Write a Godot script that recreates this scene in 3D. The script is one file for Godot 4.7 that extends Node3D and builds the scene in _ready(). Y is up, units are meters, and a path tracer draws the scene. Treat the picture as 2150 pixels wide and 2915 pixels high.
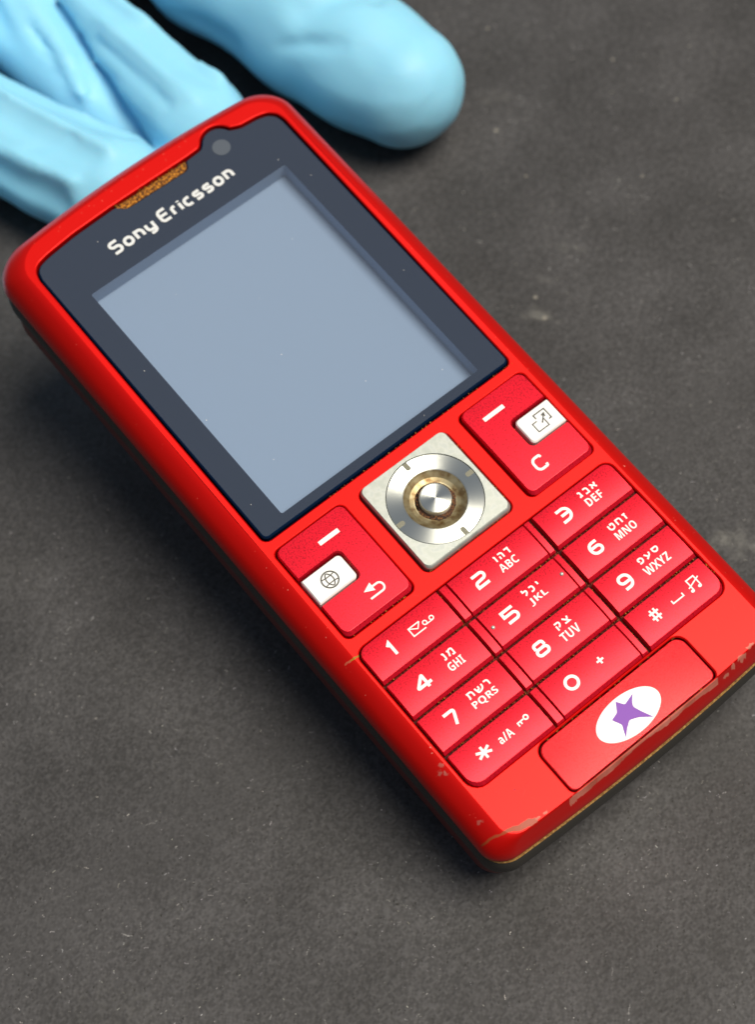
extends Node3D
# Sizes are worked out in millimetres in the phone's own axes (x across, y towards its top, z out of its face) and scaled to metres when a mesh is committed.

const MM := 0.001
const TILT := 10.0
const BASE := Vector3(0, -35.0, -15.8)  # the phone's own node stands in the middle of its back
var rng := RandomNumberGenerator.new()
var phone: Node3D
var M := {}
var glyphs := {}


# ------------------------------------------------------------------ mesh building
class Mb:
	var v := PackedVector3Array()
	var n := PackedVector3Array()
	var uv := PackedVector2Array()
	var col := PackedColorArray()
	var planar := false
	var uvs := false

	func _put(p: Vector3, m: Vector3, t := Vector2.ZERO) -> void:
		v.append(p)
		n.append(m)
		uv.append(t)

	func tri(a: Vector3, b: Vector3, c: Vector3, na: Vector3, nb: Vector3, nc: Vector3, ta := Vector2.ZERO, tb := Vector2.ZERO, tc := Vector2.ZERO) -> void:
		var g := (b - a).cross(c - a)
		if g.length_squared() < 1e-14:
			return
		_put(a, na, ta)
		if g.dot(na + nb + nc) > 0.0:
			_put(c, nc, tc)
			_put(b, nb, tb)
		else:
			_put(b, nb, tb)
			_put(c, nc, tc)

	func quad(a: Vector3, b: Vector3, c: Vector3, d: Vector3, na: Vector3, nb: Vector3, nc: Vector3, nd: Vector3) -> void:
		tri(a, b, c, na, nb, nc)
		tri(a, c, d, na, nc, nd)

	# Rings of equal length, counter-clockwise from +z. Listed upwards they face outwards, listed downwards they face inwards.
	func loft(rings: Array, smooth := false) -> void:
		var k := rings.size()
		var m: int = rings[0].size()
		var norm := []
		if smooth:
			for i in k:
				var row := PackedVector3Array()
				for j in m:
					var t: Vector3 = rings[i][(j + 1) % m] - rings[i][(j - 1 + m) % m]
					var up := Vector3.ZERO
					if i < k - 1:
						up += (rings[i + 1][j] - rings[i][j]).normalized()
					if i > 0:
						up += (rings[i][j] - rings[i - 1][j]).normalized()
					row.append(t.cross(up).normalized())
				norm.append(row)
		for i in k - 1:
			var lo: PackedVector3Array = rings[i]
			var hi: PackedVector3Array = rings[i + 1]
			var nl: PackedVector3Array
			var nh: PackedVector3Array
			if smooth:
				nl = norm[i]
				nh = norm[i + 1]
			else:
				for j in m:
					var t := lo[(j + 1) % m] - lo[(j - 1 + m) % m]
					var t2 := hi[(j + 1) % m] - hi[(j - 1 + m) % m]
					var x := (t.normalized() + t2.normalized()).cross(hi[j] - lo[j]).normalized()
					nl.append(x)
				nh = nl
			for j in m:
				var q := (j + 1) % m
				quad(lo[j], lo[q], hi[q], hi[j], nl[j], nl[q], nh[q], nh[j])

	func fill(poly: PackedVector2Array, zf: Callable, up := 1.0) -> void:
		var idx := Geometry2D.triangulate_polygon(poly)
		var p := PackedVector3Array()
		var m := PackedVector3Array()
		for a in poly:
			var z: float = zf.call(a.x, a.y)
			p.append(Vector3(a.x, a.y, z))
			m.append(Vector3((zf.call(a.x - 0.05, a.y) - zf.call(a.x + 0.05, a.y)) * 10.0, (zf.call(a.x, a.y - 0.05) - zf.call(a.x, a.y + 0.05)) * 10.0, 1.0).normalized() * up)
		for i in range(0, idx.size(), 3):
			tri(p[idx[i]], p[idx[i + 1]], p[idx[i + 2]], m[idx[i]], m[idx[i + 1]], m[idx[i + 2]])

	# A cap cut into tiles so that it can follow a curved surface.
	func cap(poly: PackedVector2Array, zf: Callable, nx := 1, ny := 1) -> void:
		var lo := poly[0]
		var hi := poly[0]
		for a in poly:
			lo = lo.min(a)
			hi = hi.max(a)
		var d := (hi - lo) / Vector2(nx, ny)
		for i in nx:
			for j in ny:
				var a := lo + Vector2(i, j) * d
				var b := a + d
				if i == 0: a.x -= 0.1
				if j == 0: a.y -= 0.1
				if i == nx - 1: b.x += 0.1
				if j == ny - 1: b.y += 0.1
				for piece in Geometry2D.intersect_polygons(poly, PackedVector2Array([a, Vector2(b.x, a.y), b, Vector2(a.x, b.y)])):
					fill(piece, zf)

	# A flat or curved face with holes, cut along horizontal lines that pass through every hole.
	func holed(outline: PackedVector2Array, holes: Array, cuts: Array, zf: Callable, mid_x := 1e9) -> void:
		var ys := [-1000.0] + cuts + [1000.0]
		for i in ys.size() - 1:
			for piece in Geometry2D.intersect_polygons(outline, PackedVector2Array([Vector2(-900, ys[i]), Vector2(900, ys[i]), Vector2(900, ys[i + 1]), Vector2(-900, ys[i + 1])])):
				var parts := [piece]
				for h in holes:
					var next := []
					for q in parts:
						next.append_array(Geometry2D.clip_polygons(q, h))
					parts = next
				for q in parts:
					if not Geometry2D.is_polygon_clockwise(q):
						fill(q, zf)

	# A line of the given width laid on the surface zf.
	func stroke(pts: PackedVector2Array, w: float, closed: bool, zf: Callable) -> void:
		var p := PackedVector2Array()
		var k := pts.size()
		for i in (k if closed else k - 1):
			var a := pts[i]
			var b := pts[(i + 1) % k]
			var s := maxi(1, ceili(a.distance_to(b) / 0.4))
			for j in s:
				p.append(a.lerp(b, float(j) / s))
		if not closed:
			p.append(pts[k - 1])
		k = p.size()
		var l := PackedVector3Array()
		var r := PackedVector3Array()
		for i in k:
			var d0 := Vector2.ZERO
			var d1 := Vector2.ZERO
			if closed or i > 0:
				d0 = (p[i] - p[(i - 1 + k) % k]).normalized()
			if closed or i < k - 1:
				d1 = (p[(i + 1) % k] - p[i]).normalized()
			if d0 == Vector2.ZERO: d0 = d1
			if d1 == Vector2.ZERO: d1 = d0
			var t := (d0 + d1).normalized()
			var side := Vector2(-t.y, t.x) * (w * 0.5 / maxf(0.45, t.dot(d0)))
			var a := p[i] + side
			var b := p[i] - side
			l.append(Vector3(a.x, a.y, zf.call(a.x, a.y)))
			r.append(Vector3(b.x, b.y, zf.call(b.x, b.y)))
		var z := Vector3(0, 0, 1)
		for i in (k if closed else k - 1):
			var q := (i + 1) % k
			quad(l[i], r[i], r[q], l[q], z, z, z, z)

	func commit(scale := 0.001) -> ArrayMesh:
		var a := []
		a.resize(Mesh.ARRAY_MAX)
		var p := PackedVector3Array()
		p.resize(v.size())
		for i in v.size():
			p[i] = v[i] * scale
			if planar:
				uv[i] = Vector2((v[i].x + 24.0) / 48.0, (16.0 - v[i].y) / 100.0)
		a[Mesh.ARRAY_VERTEX] = p
		a[Mesh.ARRAY_NORMAL] = n
		if planar or uvs:
			a[Mesh.ARRAY_TEX_UV] = uv
		if col.size():
			a[Mesh.ARRAY_COLOR] = col
		var m := ArrayMesh.new()
		m.add_surface_from_arrays(Mesh.PRIMITIVE_TRIANGLES, a)
		return m


# Corners [x, y, r] with every corner rounded by n steps, so that two outlines of the same corners can be joined.
func round_poly(c: Array, n := 5, closed := true) -> PackedVector2Array:
	var out := PackedVector2Array()
	var k := c.size()
	for i in k:
		var p := Vector2(c[i][0], c[i][1])
		var r: float = c[i][2] if c[i].size() > 2 else 0.0
		if not closed and (i == 0 or i == k - 1):
			out.append(p)
			continue
		var a := Vector2(c[(i - 1 + k) % k][0], c[(i - 1 + k) % k][1])
		var b := Vector2(c[(i + 1) % k][0], c[(i + 1) % k][1])
		r = clampf(r, 0.0 if not closed else 0.02, minf(a.distance_to(p), b.distance_to(p)) * 0.5)
		if r <= 0.0:
			out.append(p)
			continue
		var s := p + (a - p).normalized() * r
		var e := p + (b - p).normalized() * r
		for j in n + 1:
			var t := float(j) / n
			# a conic close to a circular arc
			var w := 0.7071
			var q0 := (1.0 - t) * (1.0 - t)
			var q1 := 2.0 * t * (1.0 - t) * w
			var q2 := t * t
			out.append((s * q0 + p * q1 + e * q2) / (q0 + q1 + q2))
	return out


func rect(x0: float, y0: float, x1: float, y1: float, bl: float, br := -1.0, tr := -1.0, tl := -1.0, n := 5) -> PackedVector2Array:
	return round_poly([[x0, y0, bl], [x1, y0, bl if br < 0 else br], [x1, y1, bl if tr < 0 else tr], [x0, y1, bl if tl < 0 else tl]], n)


func circle(cx: float, cy: float, r: float, n := 48, ry := -1.0) -> PackedVector2Array:
	var out := PackedVector2Array()
	for i in n:
		out.append(Vector2(cx + r * cos(TAU * i / n), cy + (r if ry < 0 else ry) * sin(TAU * i / n)))
	return out


func grow(poly: PackedVector2Array, d: float) -> PackedVector2Array:
	var out := PackedVector2Array()
	var k := poly.size()
	for i in k:
		var a := (poly[i] - poly[(i - 1 + k) % k]).normalized()
		var b := (poly[(i + 1) % k] - poly[i]).normalized()
		var t := (a + b).normalized()
		out.append(poly[i] + Vector2(t.y, -t.x) * d / maxf(0.6, t.dot(a)))
	return out


func at_z(poly: PackedVector2Array, z) -> PackedVector3Array:
	var out := PackedVector3Array()
	for p in poly:
		out.append(Vector3(p.x, p.y, z if z is float else z.call(p.x, p.y)))
	return out


func flat(z: float) -> Callable:
	return func(_x, _y): return z


# ------------------------------------------------------------------ scene objects
func obj(called: String, mesh: Mesh, material: Material, parent: Node3D, label := "") -> MeshInstance3D:
	var o := MeshInstance3D.new()
	o.name = called
	o.mesh = mesh
	o.material_override = material
	if label:
		o.set_meta("label", label)
	parent.add_child(o, true)
	if parent == phone:
		o.position = -BASE * MM
	return o


func mat(color: Color, rough: float, metal := 0.0) -> StandardMaterial3D:
	var m := StandardMaterial3D.new()
	m.albedo_color = color
	m.roughness = rough
	m.metallic = metal
	return m


func lin(r: float, g: float, b: float) -> Color:
	return Color(r, g, b).linear_to_srgb()


func noise(frequency: float, s: int, octaves := 3, type := FastNoiseLite.TYPE_SIMPLEX_SMOOTH) -> FastNoiseLite:
	var f := FastNoiseLite.new()
	f.noise_type = type
	f.frequency = frequency
	f.seed = s
	f.fractal_octaves = octaves
	return f


# ------------------------------------------------------------------ pictures of what surfaces are made of
func dab(im: Image, c: Vector2, r: Vector2, angle: float, color: Color, hard := 0.6, ragged: FastNoiseLite = null) -> void:
	var m := ceili(maxf(r.x, r.y) * 1.6) + 1
	for y in range(maxi(0, int(c.y) - m), mini(im.get_height(), int(c.y) + m + 1)):
		for x in range(maxi(0, int(c.x) - m), mini(im.get_width(), int(c.x) + m + 1)):
			var d := (Vector2(x, y) - c).rotated(-angle) / r
			var l := d.length()
			if ragged:
				l += ragged.get_noise_2d(x, y) * 0.9
			var a := clampf((1.0 - l) / maxf(0.02, 1.0 - hard), 0.0, 1.0) * color.a
			if a > 0.0:
				im.set_pixel(x, y, im.get_pixel(x, y).lerp(Color(color.r, color.g, color.b, im.get_pixel(x, y).a), a))


func line(im: Image, pts: Array, w: float, color: Color) -> void:
	for i in pts.size() - 1:
		var a: Vector2 = pts[i]
		var b: Vector2 = pts[i + 1]
		var s := maxi(1, ceili(a.distance_to(b) / maxf(0.5, w * 0.5)))
		for j in s + 1:
			dab(im, a.lerp(b, float(j) / s), Vector2(w, w) * 0.5 * rng.randf_range(0.7, 1.2), 0.0, color, 0.5)


func table_pictures() -> Array:
	var size := 2048
	var fine := noise(0.09, 3, 3).get_seamless_image(size, size).get_data()
	var coarse := noise(0.006, 8, 4).get_seamless_image(size, size).get_data()
	var grain := noise(0.45, 21, 1, FastNoiseLite.TYPE_VALUE).get_seamless_image(size, size).get_data()
	var bytes := PackedByteArray()
	bytes.resize(size * size * 3)
	var high := PackedByteArray()
	high.resize(size * size)
	for i in size * size:
		var f := (fine[i] - 128) * 0.0007
		var c := (coarse[i] - 128) * 0.0014
		var g := (grain[i] - 128) * 0.0017
		var k := 1.0 + f + c + g
		bytes[i * 3] = clampi(int(57.5 * k), 0, 255)
		bytes[i * 3 + 1] = clampi(int(57.5 * k), 0, 255)
		bytes[i * 3 + 2] = clampi(int(59.5 * k), 0, 255)
		high[i] = clampi(int(fine[i] * 0.6 + grain[i] * 0.4), 0, 255)
	var im := Image.create_from_data(size, size, false, Image.FORMAT_RGB8, bytes)
	# dust: short fibres, pits and specks of many sizes
	for i in 36000:
		var p := Vector2(rng.randf() * size, rng.randf() * size)
		if rng.randf() > 0.55 + 0.006 * (coarse[int(p.y) * size + int(p.x)] - 128):
			continue
		var d := Vector2.from_angle(rng.randfn(0.6, 0.9)) * (0.4 + 3.6 * pow(rng.randf(), 3.0))
		var tone := 0.34 + 0.46 * pow(rng.randf(), 3.0)
		var tint := Color(tone, tone * rng.randf_range(0.97, 1.02), tone * rng.randf_range(0.93, 1.06), rng.randf_range(0.25, 0.85))
		var steps := maxi(1, int(d.length()))
		for k in steps + 1:
			var q := Vector2i(p + d * (float(k) / steps))
			if q.x >= 0 and q.y >= 0 and q.x < size and q.y < size:
				im.set_pixelv(q, im.get_pixelv(q).lerp(Color(tint.r, tint.g, tint.b), tint.a))
	for i in 9000:
		var q := Vector2i(int(rng.randf() * (size - 2)), int(rng.randf() * (size - 2)))
		for k in 1 + int(rng.randf() * 3.0):
			im.set_pixelv(q + Vector2i(k % 2, k / 2), Color(0.12, 0.12, 0.115))
	for i in 90:
		var p := Vector2(rng.randf() * size, rng.randf() * size)
		var tone := rng.randf_range(0.4, 0.6)
		dab(im, p, Vector2(rng.randf_range(1.0, 2.6), rng.randf_range(0.8, 1.6)), rng.randf() * TAU, Color(tone, tone * 0.99, tone * 0.96, 0.85), 0.4)
	for i in 120:
		var p := Vector2(rng.randf() * size, rng.randf() * size)
		var d := Vector2.from_angle(rng.randf() * TAU) * rng.randf_range(2.0, 7.0)
		var tone := rng.randf_range(0.4, 0.65)
		line(im, [p, p + d, p + d + d.rotated(rng.randf_range(-0.8, 0.8)) * 0.7], 1.2, Color(tone, tone, tone, 0.7))
	# pale dusty smears and crumbs beside and beyond the phone (places in millimetres on the sheet)
	var rag := noise(0.05, 14, 4)
	for q in [[36.0, -13.7, 2.6, 0.5], [31.0, 28.5, 4.0, 0.35], [29.0, 27.0, 2.2, 0.35], [57.0, -47.0, 3.0, 0.2], [40.0, -18.0, 2.0, 0.2], [46.0, -20.0, 3.0, 0.16], [-60.0, 26.0, 7.0, 0.1], [10.0, 60.0, 6.0, 0.16], [-40.0, -30.0, 8.0, 0.08]]:
		dab(im, Vector2(q[0] / 240.0 + 0.5, q[1] / 240.0 + 0.5) * size, Vector2(q[2], q[2] * 0.6) * size / 240.0, 0.8, Color(0.5, 0.5, 0.48, q[3]), 0.1, rag)
	for q in [[53.0, -42.2, 0.55], [73.8, -40.8, 0.4], [65.0, -58.0, 0.4], [85.0, -48.0, 0.4], [37.6, -16.4, 0.5], [50.5, -33.0, 0.35], [62.0, -22.0, 0.35], [75.0, -29.0, 0.35], [36.2, -13.0, 0.6]]:
		dab(im, Vector2(q[0] / 240.0 + 0.5, q[1] / 240.0 + 0.5) * size, Vector2(q[2], q[2]) * 0.8 * size / 240.0, 0.0, Color(0.5, 0.49, 0.46), 0.4)
	return [im, Image.create_from_data(size, size, false, Image.FORMAT_L8, high)]


func on_housing(x: float, y: float) -> Vector2:
	return Vector2((x + 24.0) / 48.0 * 1024.0, (16.0 - y) / 100.0 * 2048.0)


func housing_pictures() -> Array:
	var im := Image.create(1024, 2048, false, Image.FORMAT_RGB8)
	var red := lin(0.68, 0.005, 0.003)
	im.fill(red)
	var bare := Image.create(1024, 2048, false, Image.FORMAT_RGB8)
	bare.fill(Color(1, 0, 0))
	var rag := noise(0.09, 5, 3)
	var tan := Color(0.68, 0.36, 0.3)
	var pale := Color(0.82, 0.5, 0.45)
	var chip := func(x: float, y: float, rx: float, ry: float, a: float, c: Color):
		dab(im, on_housing(x, y), Vector2(rx, ry) * 20.9, a, c, 0.8, rag)
		dab(bare, on_housing(x, y), Vector2(rx, ry) * 20.9, a, Color(0, 0, 0), 0.8, rag)
	var slow := noise(0.025, 15, 2)
	var broad := func(x: float, y: float, rx: float, ry: float, a: float, c: Color):
		dab(im, on_housing(x, y), Vector2(rx, ry) * 20.9, a, c, 0.85, slow)
		dab(bare, on_housing(x, y), Vector2(rx, ry) * 20.9, a, Color(0, 0, 0), 0.85, slow)
	# paint rubbed through along the lower edge
	var ends := noise(0.02, 6, 3)
	for i in 440:
		var x := -10.4 + i * 0.0475
		var low := 0.36 + 0.22 * ends.get_noise_1d(i * 0.4)
		var c := tan.lerp(pale, clampf(0.4 + 0.9 * ends.get_noise_1d(i * 0.6 + 900.0), 0.0, 1.0))
		for im2: Image in [im, bare]:
			var a := on_housing(x, -80.72)
			var b := on_housing(x, -80.72 - low)
			im2.fill_rect(Rect2i(int(a.x), int(a.y), 1, maxi(1, int(b.y - a.y))), c if im2 == im else Color.BLACK)
	for i in 14:
		broad.call(-20.5 + i * 0.38, -78.5 - i * 0.125 + 0.06 * sin(i * 1.3), 0.6, 0.15 + 0.014 * i, 0.3, Color(0.6, 0.24, 0.12).lerp(tan, i / 14.0))
	for q in [[11.6, -80.95, 0.5, 0.14], [12.8, -80.75, 0.4, 0.2], [14.2, -80.6, 0.6, 0.26], [15.6, -80.25, 0.5, 0.22], [-10.6, -80.9, 0.5, 0.28], [-14.0, -80.2, 0.35, 0.16], [-15.0, -80.1, 0.3, 0.14]]:
		chip.call(q[0], q[1], q[2], q[3], 0.1, tan.lerp(pale, 0.5))
	# nicks along the left edge and the top band
	for q in [[-18.85, -67.1, 0.12], [-19.1, -67.7, 0.08], [-20.3, -58.0, 0.06], [-19.6, -50.3, 0.09], [-19.4, -43.4, 0.08], [-19.6, -39.8, 0.07], [19.6, -55.5, 0.12], [19.2, -51.3, 0.06], [19.5, -64.1, 0.06], [19.3, -70.2, 0.08], [19.9, -24.0, 0.1]]:
		chip.call(q[0], q[1], q[2], q[2] * 0.7, rng.randf() * 3.0, pale)
	for q in [[-19.2, -69.3, 0.42, 0.3], [-19.7, -69.9, 0.45, 0.35], [-19.4, -70.3, 0.3, 0.22], [-19.9, -76.5, 0.34, 0.3]]:
		dab(im, on_housing(q[0], q[1]), Vector2(q[2], q[3]) * 20.9, 0.4, Color(pale.r, pale.g, pale.b, 0.75), 0.5, rag)
	for i in 26:
		chip.call(rng.randf_range(-18.0, 14.0), rng.randf_range(9.2, 10.6), rng.randf_range(0.04, 0.16), 0.05, rng.randf() * 3.0, Color(0.85, 0.3, 0.25))
	for i in 40:
		chip.call((-1.0 if i % 2 else 1.0) * rng.randf_range(18.7, 20.6), rng.randf_range(-78.0, 6.0), rng.randf_range(0.03, 0.07), 0.035, rng.randf() * 3.0, Color(0.85, 0.35, 0.3))
	# the worn slot beside the first key
	for i in 9:
		chip.call(-19.9 + i * 0.2, -54.05 - i * 0.03, 0.17, 0.13, 0.0, Color(0.62, 0.45, 0.16) if i > 3 else Color(0.7, 0.33, 0.25))
	# scratches on the lower left
	var ink := Color(0.38, 0.05, 0.05, 0.55)
	for s in [[[-12.5, -76.4], [-13.2, -76.6], [-14.0, -76.7], [-14.3, -77.1], [-14.7, -77.2]], [[-15.0, -77.6], [-15.3, -77.8], [-15.8, -78.1]], [[-16.7, -75.3], [-15.9, -75.2], [-15.4, -75.35]], [[-13.6, -77.4], [-13.9, -77.7]], [[-12.9, -78.9], [-12.4, -79.3]]]:
		line(im, s.map(func(q): return on_housing(q[0], q[1])), 1.6, ink)
	dab(im, on_housing(-14.9, -76.25), Vector2(3.6, 2.4), 0.6, Color(0.35, 0.02, 0.12, 0.8), 0.5)
	for i in 46:
		var p := on_housing(rng.randf_range(-20, 20), rng.randf_range(-81, -37))
		var d := Vector2.from_angle(rng.randf() * TAU) * rng.randf_range(6.0, 30.0)
		line(im, [p, p + d * 0.5 + d.orthogonal() * rng.randf_range(-0.1, 0.1), p + d], 0.9, Color(0.93, 0.35, 0.3, 0.35))
	for i in 420:
		dab(im, on_housing(rng.randf_range(-20, 20), rng.randf_range(-81, 10)), Vector2(0.9, 0.7), 0.0, Color(0.45, 0.03, 0.05, rng.randf_range(0.2, 0.6)), 0.4)
	return [im, bare]


func texture_of(f: FastNoiseLite, size: int, stops: Array) -> ImageTexture:
	var raw := f.get_seamless_image(size, size)
	var g := Gradient.new()
	g.offsets = PackedFloat32Array(stops.map(func(s): return s[0]))
	g.colors = PackedColorArray(stops.map(func(s): return s[1]))
	var im := Image.create(size, size, false, Image.FORMAT_RGB8)
	for y in size:
		for x in size:
			im.set_pixel(x, y, g.sample(raw.get_pixel(x, y).r))
	return ImageTexture.create_from_image(im)


func triplanar(m: StandardMaterial3D, per_mm: float) -> void:
	m.uv1_triplanar = true
	m.uv1_scale = Vector3.ONE * 1000.0 * per_mm


func make_materials() -> void:
	var hp := housing_pictures()
	var speck := texture_of(noise(0.25, 33, 2), 256, [[0.0, Color(0.6, 0.6, 0.6)], [0.36, Color(0.9, 0.9, 0.9)], [0.46, Color(1, 1, 1)], [1.0, Color(1, 1, 1)]])
	var rough := texture_of(noise(0.02, 12, 4), 256, [[0.2, Color(0.88, 0.88, 0.88)], [0.8, Color(1, 1, 1)]])
	M.housing = mat(Color.WHITE, 0.42, 0.5)
	M.housing.albedo_texture = ImageTexture.create_from_image(hp[0])
	M.housing.metallic_texture = ImageTexture.create_from_image(hp[1])
	M.key = mat(lin(0.66, 0.006, 0.024), 0.45, 0.5)
	M.key.albedo_texture = speck
	M.key.roughness_texture = rough
	triplanar(M.key, 0.06)
	M.panel = mat(lin(0.56, 0.010, 0.016), 0.35, 0.4)
	M.panel.albedo_texture = speck
	M.panel.roughness_texture = rough
	triplanar(M.panel, 0.05)
	for m in [M.housing, M.key, M.panel]:
		m.clearcoat_enabled = true
		m.clearcoat = 0.32
		m.metallic_specular = 0.1
		m.clearcoat_roughness = 0.32
	M.panel.clearcoat_roughness = 0.1
	M.print = mat(lin(0.82, 0.82, 0.80), 0.5)
	M.white = mat(lin(0.84, 0.85, 0.85), 0.35)
	M.ink = mat(lin(0.06, 0.06, 0.055), 0.5)
	M.black = mat(lin(0.012, 0.012, 0.013), 0.45)
	M.well = mat(lin(0.02, 0.012, 0.01), 0.8)
	M.dirt = mat(Color.WHITE, 0.9)
	M.dirt.albedo_texture = texture_of(noise(0.12, 44, 3), 128, [[0.28, Color(0.16, 0.08, 0.02)], [0.5, Color(0.52, 0.31, 0.07)], [0.75, Color(0.8, 0.54, 0.14)]])
	triplanar(M.dirt, 0.16)
	M.grime = mat(Color.WHITE, 0.95)
	M.grime.albedo_texture = texture_of(noise(0.14, 47, 3), 128, [[0.35, Color(0.20, 0.03, 0.03)], [0.6, Color(0.32, 0.07, 0.04)], [0.8, Color(0.56, 0.28, 0.1)]])
	triplanar(M.grime, 0.14)
	M.seam = mat(Color.WHITE, 0.85)
	M.seam.albedo_texture = texture_of(noise(0.22, 45, 4), 256, [[0.2, Color(0.3, 0.2, 0.1)], [0.42, Color(0.56, 0.41, 0.2)], [0.6, Color(0.66, 0.5, 0.26)], [0.8, Color(0.78, 0.66, 0.42)]])
	triplanar(M.seam, 0.05)
	M.band = mat(lin(0.024, 0.023, 0.021), 0.55)
	M.cover = mat(lin(0.12, 0.012, 0.012), 0.5, 0.2)
	M.mask = mat(lin(0.002, 0.010, 0.034), 0.9)
	M.mask.metallic_specular = 0.1
	M.recess = mat(lin(0.19, 0.27, 0.40), 0.8)
	M.recess.metallic_specular = 0.2
	M.lcd = mat(lin(0.19, 0.27, 0.40), 0.6)
	M.lcd.metallic_specular = 0.2
	M.glass = mat(Color(0.9, 0.95, 1.0, 0.04), 0.04)
	M.glass.transparency = BaseMaterial3D.TRANSPARENCY_ALPHA
	M.chrome = mat(lin(0.75, 0.78, 0.8), 0.35, 0.3)
	M.lens = mat(lin(0.055, 0.07, 0.095), 0.3)
	var scuff := texture_of(noise(0.03, 17, 5), 256, [[0.3, Color(0.93, 0.94, 0.92)], [0.5, Color(0.97, 0.97, 0.95)], [0.6, Color(0.99, 0.99, 0.98)], [0.75, Color(0.95, 0.96, 0.95)]])
	var scuff_rough := texture_of(noise(0.03, 17, 5), 256, [[0.2, Color(0.8, 0.8, 0.8)], [0.7, Color(1, 1, 1)]])
	M.steel = mat(lin(0.44, 0.47, 0.465), 0.5, 0.7)
	M.steel.albedo_texture = scuff
	M.steel.roughness_texture = scuff_rough
	triplanar(M.steel, 0.09)
	M.spun = mat(lin(0.60, 0.63, 0.60), 0.34, 1.0)
	M.spun.anisotropy_enabled = true
	M.spun.anisotropy = -0.95
	M.bowl = mat(Color.WHITE, 0.4, 0.7)
	M.bowl.albedo_texture = texture_of(noise(0.05, 61, 4), 128, [[0.15, Color(0.36, 0.24, 0.12)], [0.35, Color(0.54, 0.47, 0.33)], [0.7, Color(0.66, 0.62, 0.5)]])
	triplanar(M.bowl, 0.11)
	M.rust = mat(Color.WHITE, 0.8)
	M.rust.albedo_texture = texture_of(noise(0.14, 62, 3), 128, [[0.3, Color(0.09, 0.05, 0.03)], [0.55, Color(0.3, 0.16, 0.06)], [0.8, Color(0.5, 0.33, 0.15)]])
	triplanar(M.rust, 0.2)
	M.notch = mat(lin(0.17, 0.17, 0.13), 0.5, 0.3)
	M.purple = mat(lin(0.18, 0.025, 0.40), 0.45)
	M.glove = mat(lin(0.26, 0.62, 0.85), 0.44)
	M.glove.subsurf_scatter_enabled = true
	M.glove.subsurf_scatter_strength = 0.12
	M.glove.metallic_specular = 0.35


# ------------------------------------------------------------------ lettering
func make_glyphs() -> void:
	glyphs = {
		"0": "0,0,.34 1,0,.34 1,1,.34 0,1,.34 z", "1": "0,.8 .75,1 .75,0", "2": "0,1 1,1,.32 1,.5,.28 0,.42,.25 0,0 1,0",
		"3": "0,1 1,1,.32 1,0,.34 0,0|.2,.52 .94,.52", "4": "1,.27 0,.27,.1 .68,1,.06 .68,0", "5": "1,1 0,1 0,.57 1,.57,.28 1,0,.3 0,0",
		"6": ".95,1 0,1,.36 0,0,.34 1,0,.34 1,.57,.28 .1,.57", "7": "0,1 1,1,.16 .5,0", "8": "0,0,.3 1,0,.3 1,.52,.24 0,.52,.24 z|.08,.6,.1 .08,1,.3 .92,1,.3 .92,.6",
		"9": ".05,0 1,0,.36 1,1,.34 0,1,.34 0,.43,.28 .9,.43", "*": ".5,0 .5,1|.07,.25 .93,.75|.07,.75 .93,.25", "#": ".3,0 .3,1|.7,0 .7,1|0,.3 1,.3|0,.7 1,.7", "+": ".5,0 .5,1|0,.5 1,.5",
		"S": "1,1 0,1,.22 0,.53,.22 1,.53,.22 1,0,.22 0,0", "o": "0,0,.26 1,0,.26 1,1,.26 0,1,.26 z", "n": "0,0 0,1 1,1,.3 1,0", "y": "0,1 0,.05,.26 .9,.05|1,1 1,-.4,.26 .1,-.4",
		"E": "1,1 0,1,.24 0,0,.24 1,0|.1,.52 .92,.52", "r": "0,0 0,1,.28 1,1", "i": ".5,0 .5,1|.5,1.2 .5,1.38", "c": "1,1 0,1,.28 0,0,.28 1,0", "s": "1,1 0,1,.22 0,.53,.2 1,.53,.2 1,0,.22 0,0",
		"א": "0,1 1,0|.85,1 .95,.7,.1 .62,.5|.08,0 .05,.35,.1 .36,.58", "ב": "0,1 .8,1,.25 .8,.1|0,0 1,0", "ג": ".1,1 .7,1,.2 .7,.4 .82,0|.62,.32 .1,0", "ד": "0,1 1,1|.76,.92 .76,0",
		"ה": "0,1 .92,1,.25 .92,0|.12,.55 .12,0", "ו": ".2,1 .7,1,.2 .7,0", "ז": ".1,1 .9,1|.55,.92 .5,0", "ח": "0,1 1,1,.2 1,0|.12,.92 .12,0", "ט": "0,1 0,0,.3 1,0,.3 1,1,.3 .55,1 .5,.75",
		"י": ".2,1 .75,1,.2 .7,.45", "כ": "0,1 .9,1,.35 .9,0,.35 0,0", "ל": ".1,1.4 .1,.92 .95,.92,.2 .85,.45 .3,0", "מ": "0,1 .25,.75 0,0|.25,.8 .5,1,.2 1,1,.3 1,0 .55,0", "נ": ".2,1 .75,1,.2 .75,0,.15 0,0",
		"ס": "0,1 1,1,.2 1,.5,.3 .6,0,.3 .1,.4,.3 .15,.9", "ע": "0,1 .58,.18|1,1 .95,.5,.3 .05,-.1", "פ": ".3,.5 .05,.5,.1 .05,1,.2 .95,1,.35 .95,0,.3 0,0", "צ": "0,1 1,0 0,0|1,1 .95,.65,.15 .62,.42",
		"ק": "0,1 .95,1,.2 .9,.45,.2 .5,.1|.1,.6 .1,-.35", "ר": "0,1 .9,1,.35 .9,0", "ש": "0,1 .15,0,.1 .6,0,.4 1,.4,.3 1,1|.5,1 .5,.5,.1 .15,.35", "ת": "0,0 .2,0,.1 .2,.92|0,1 .95,1,.25 .95,0",
	}


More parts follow.
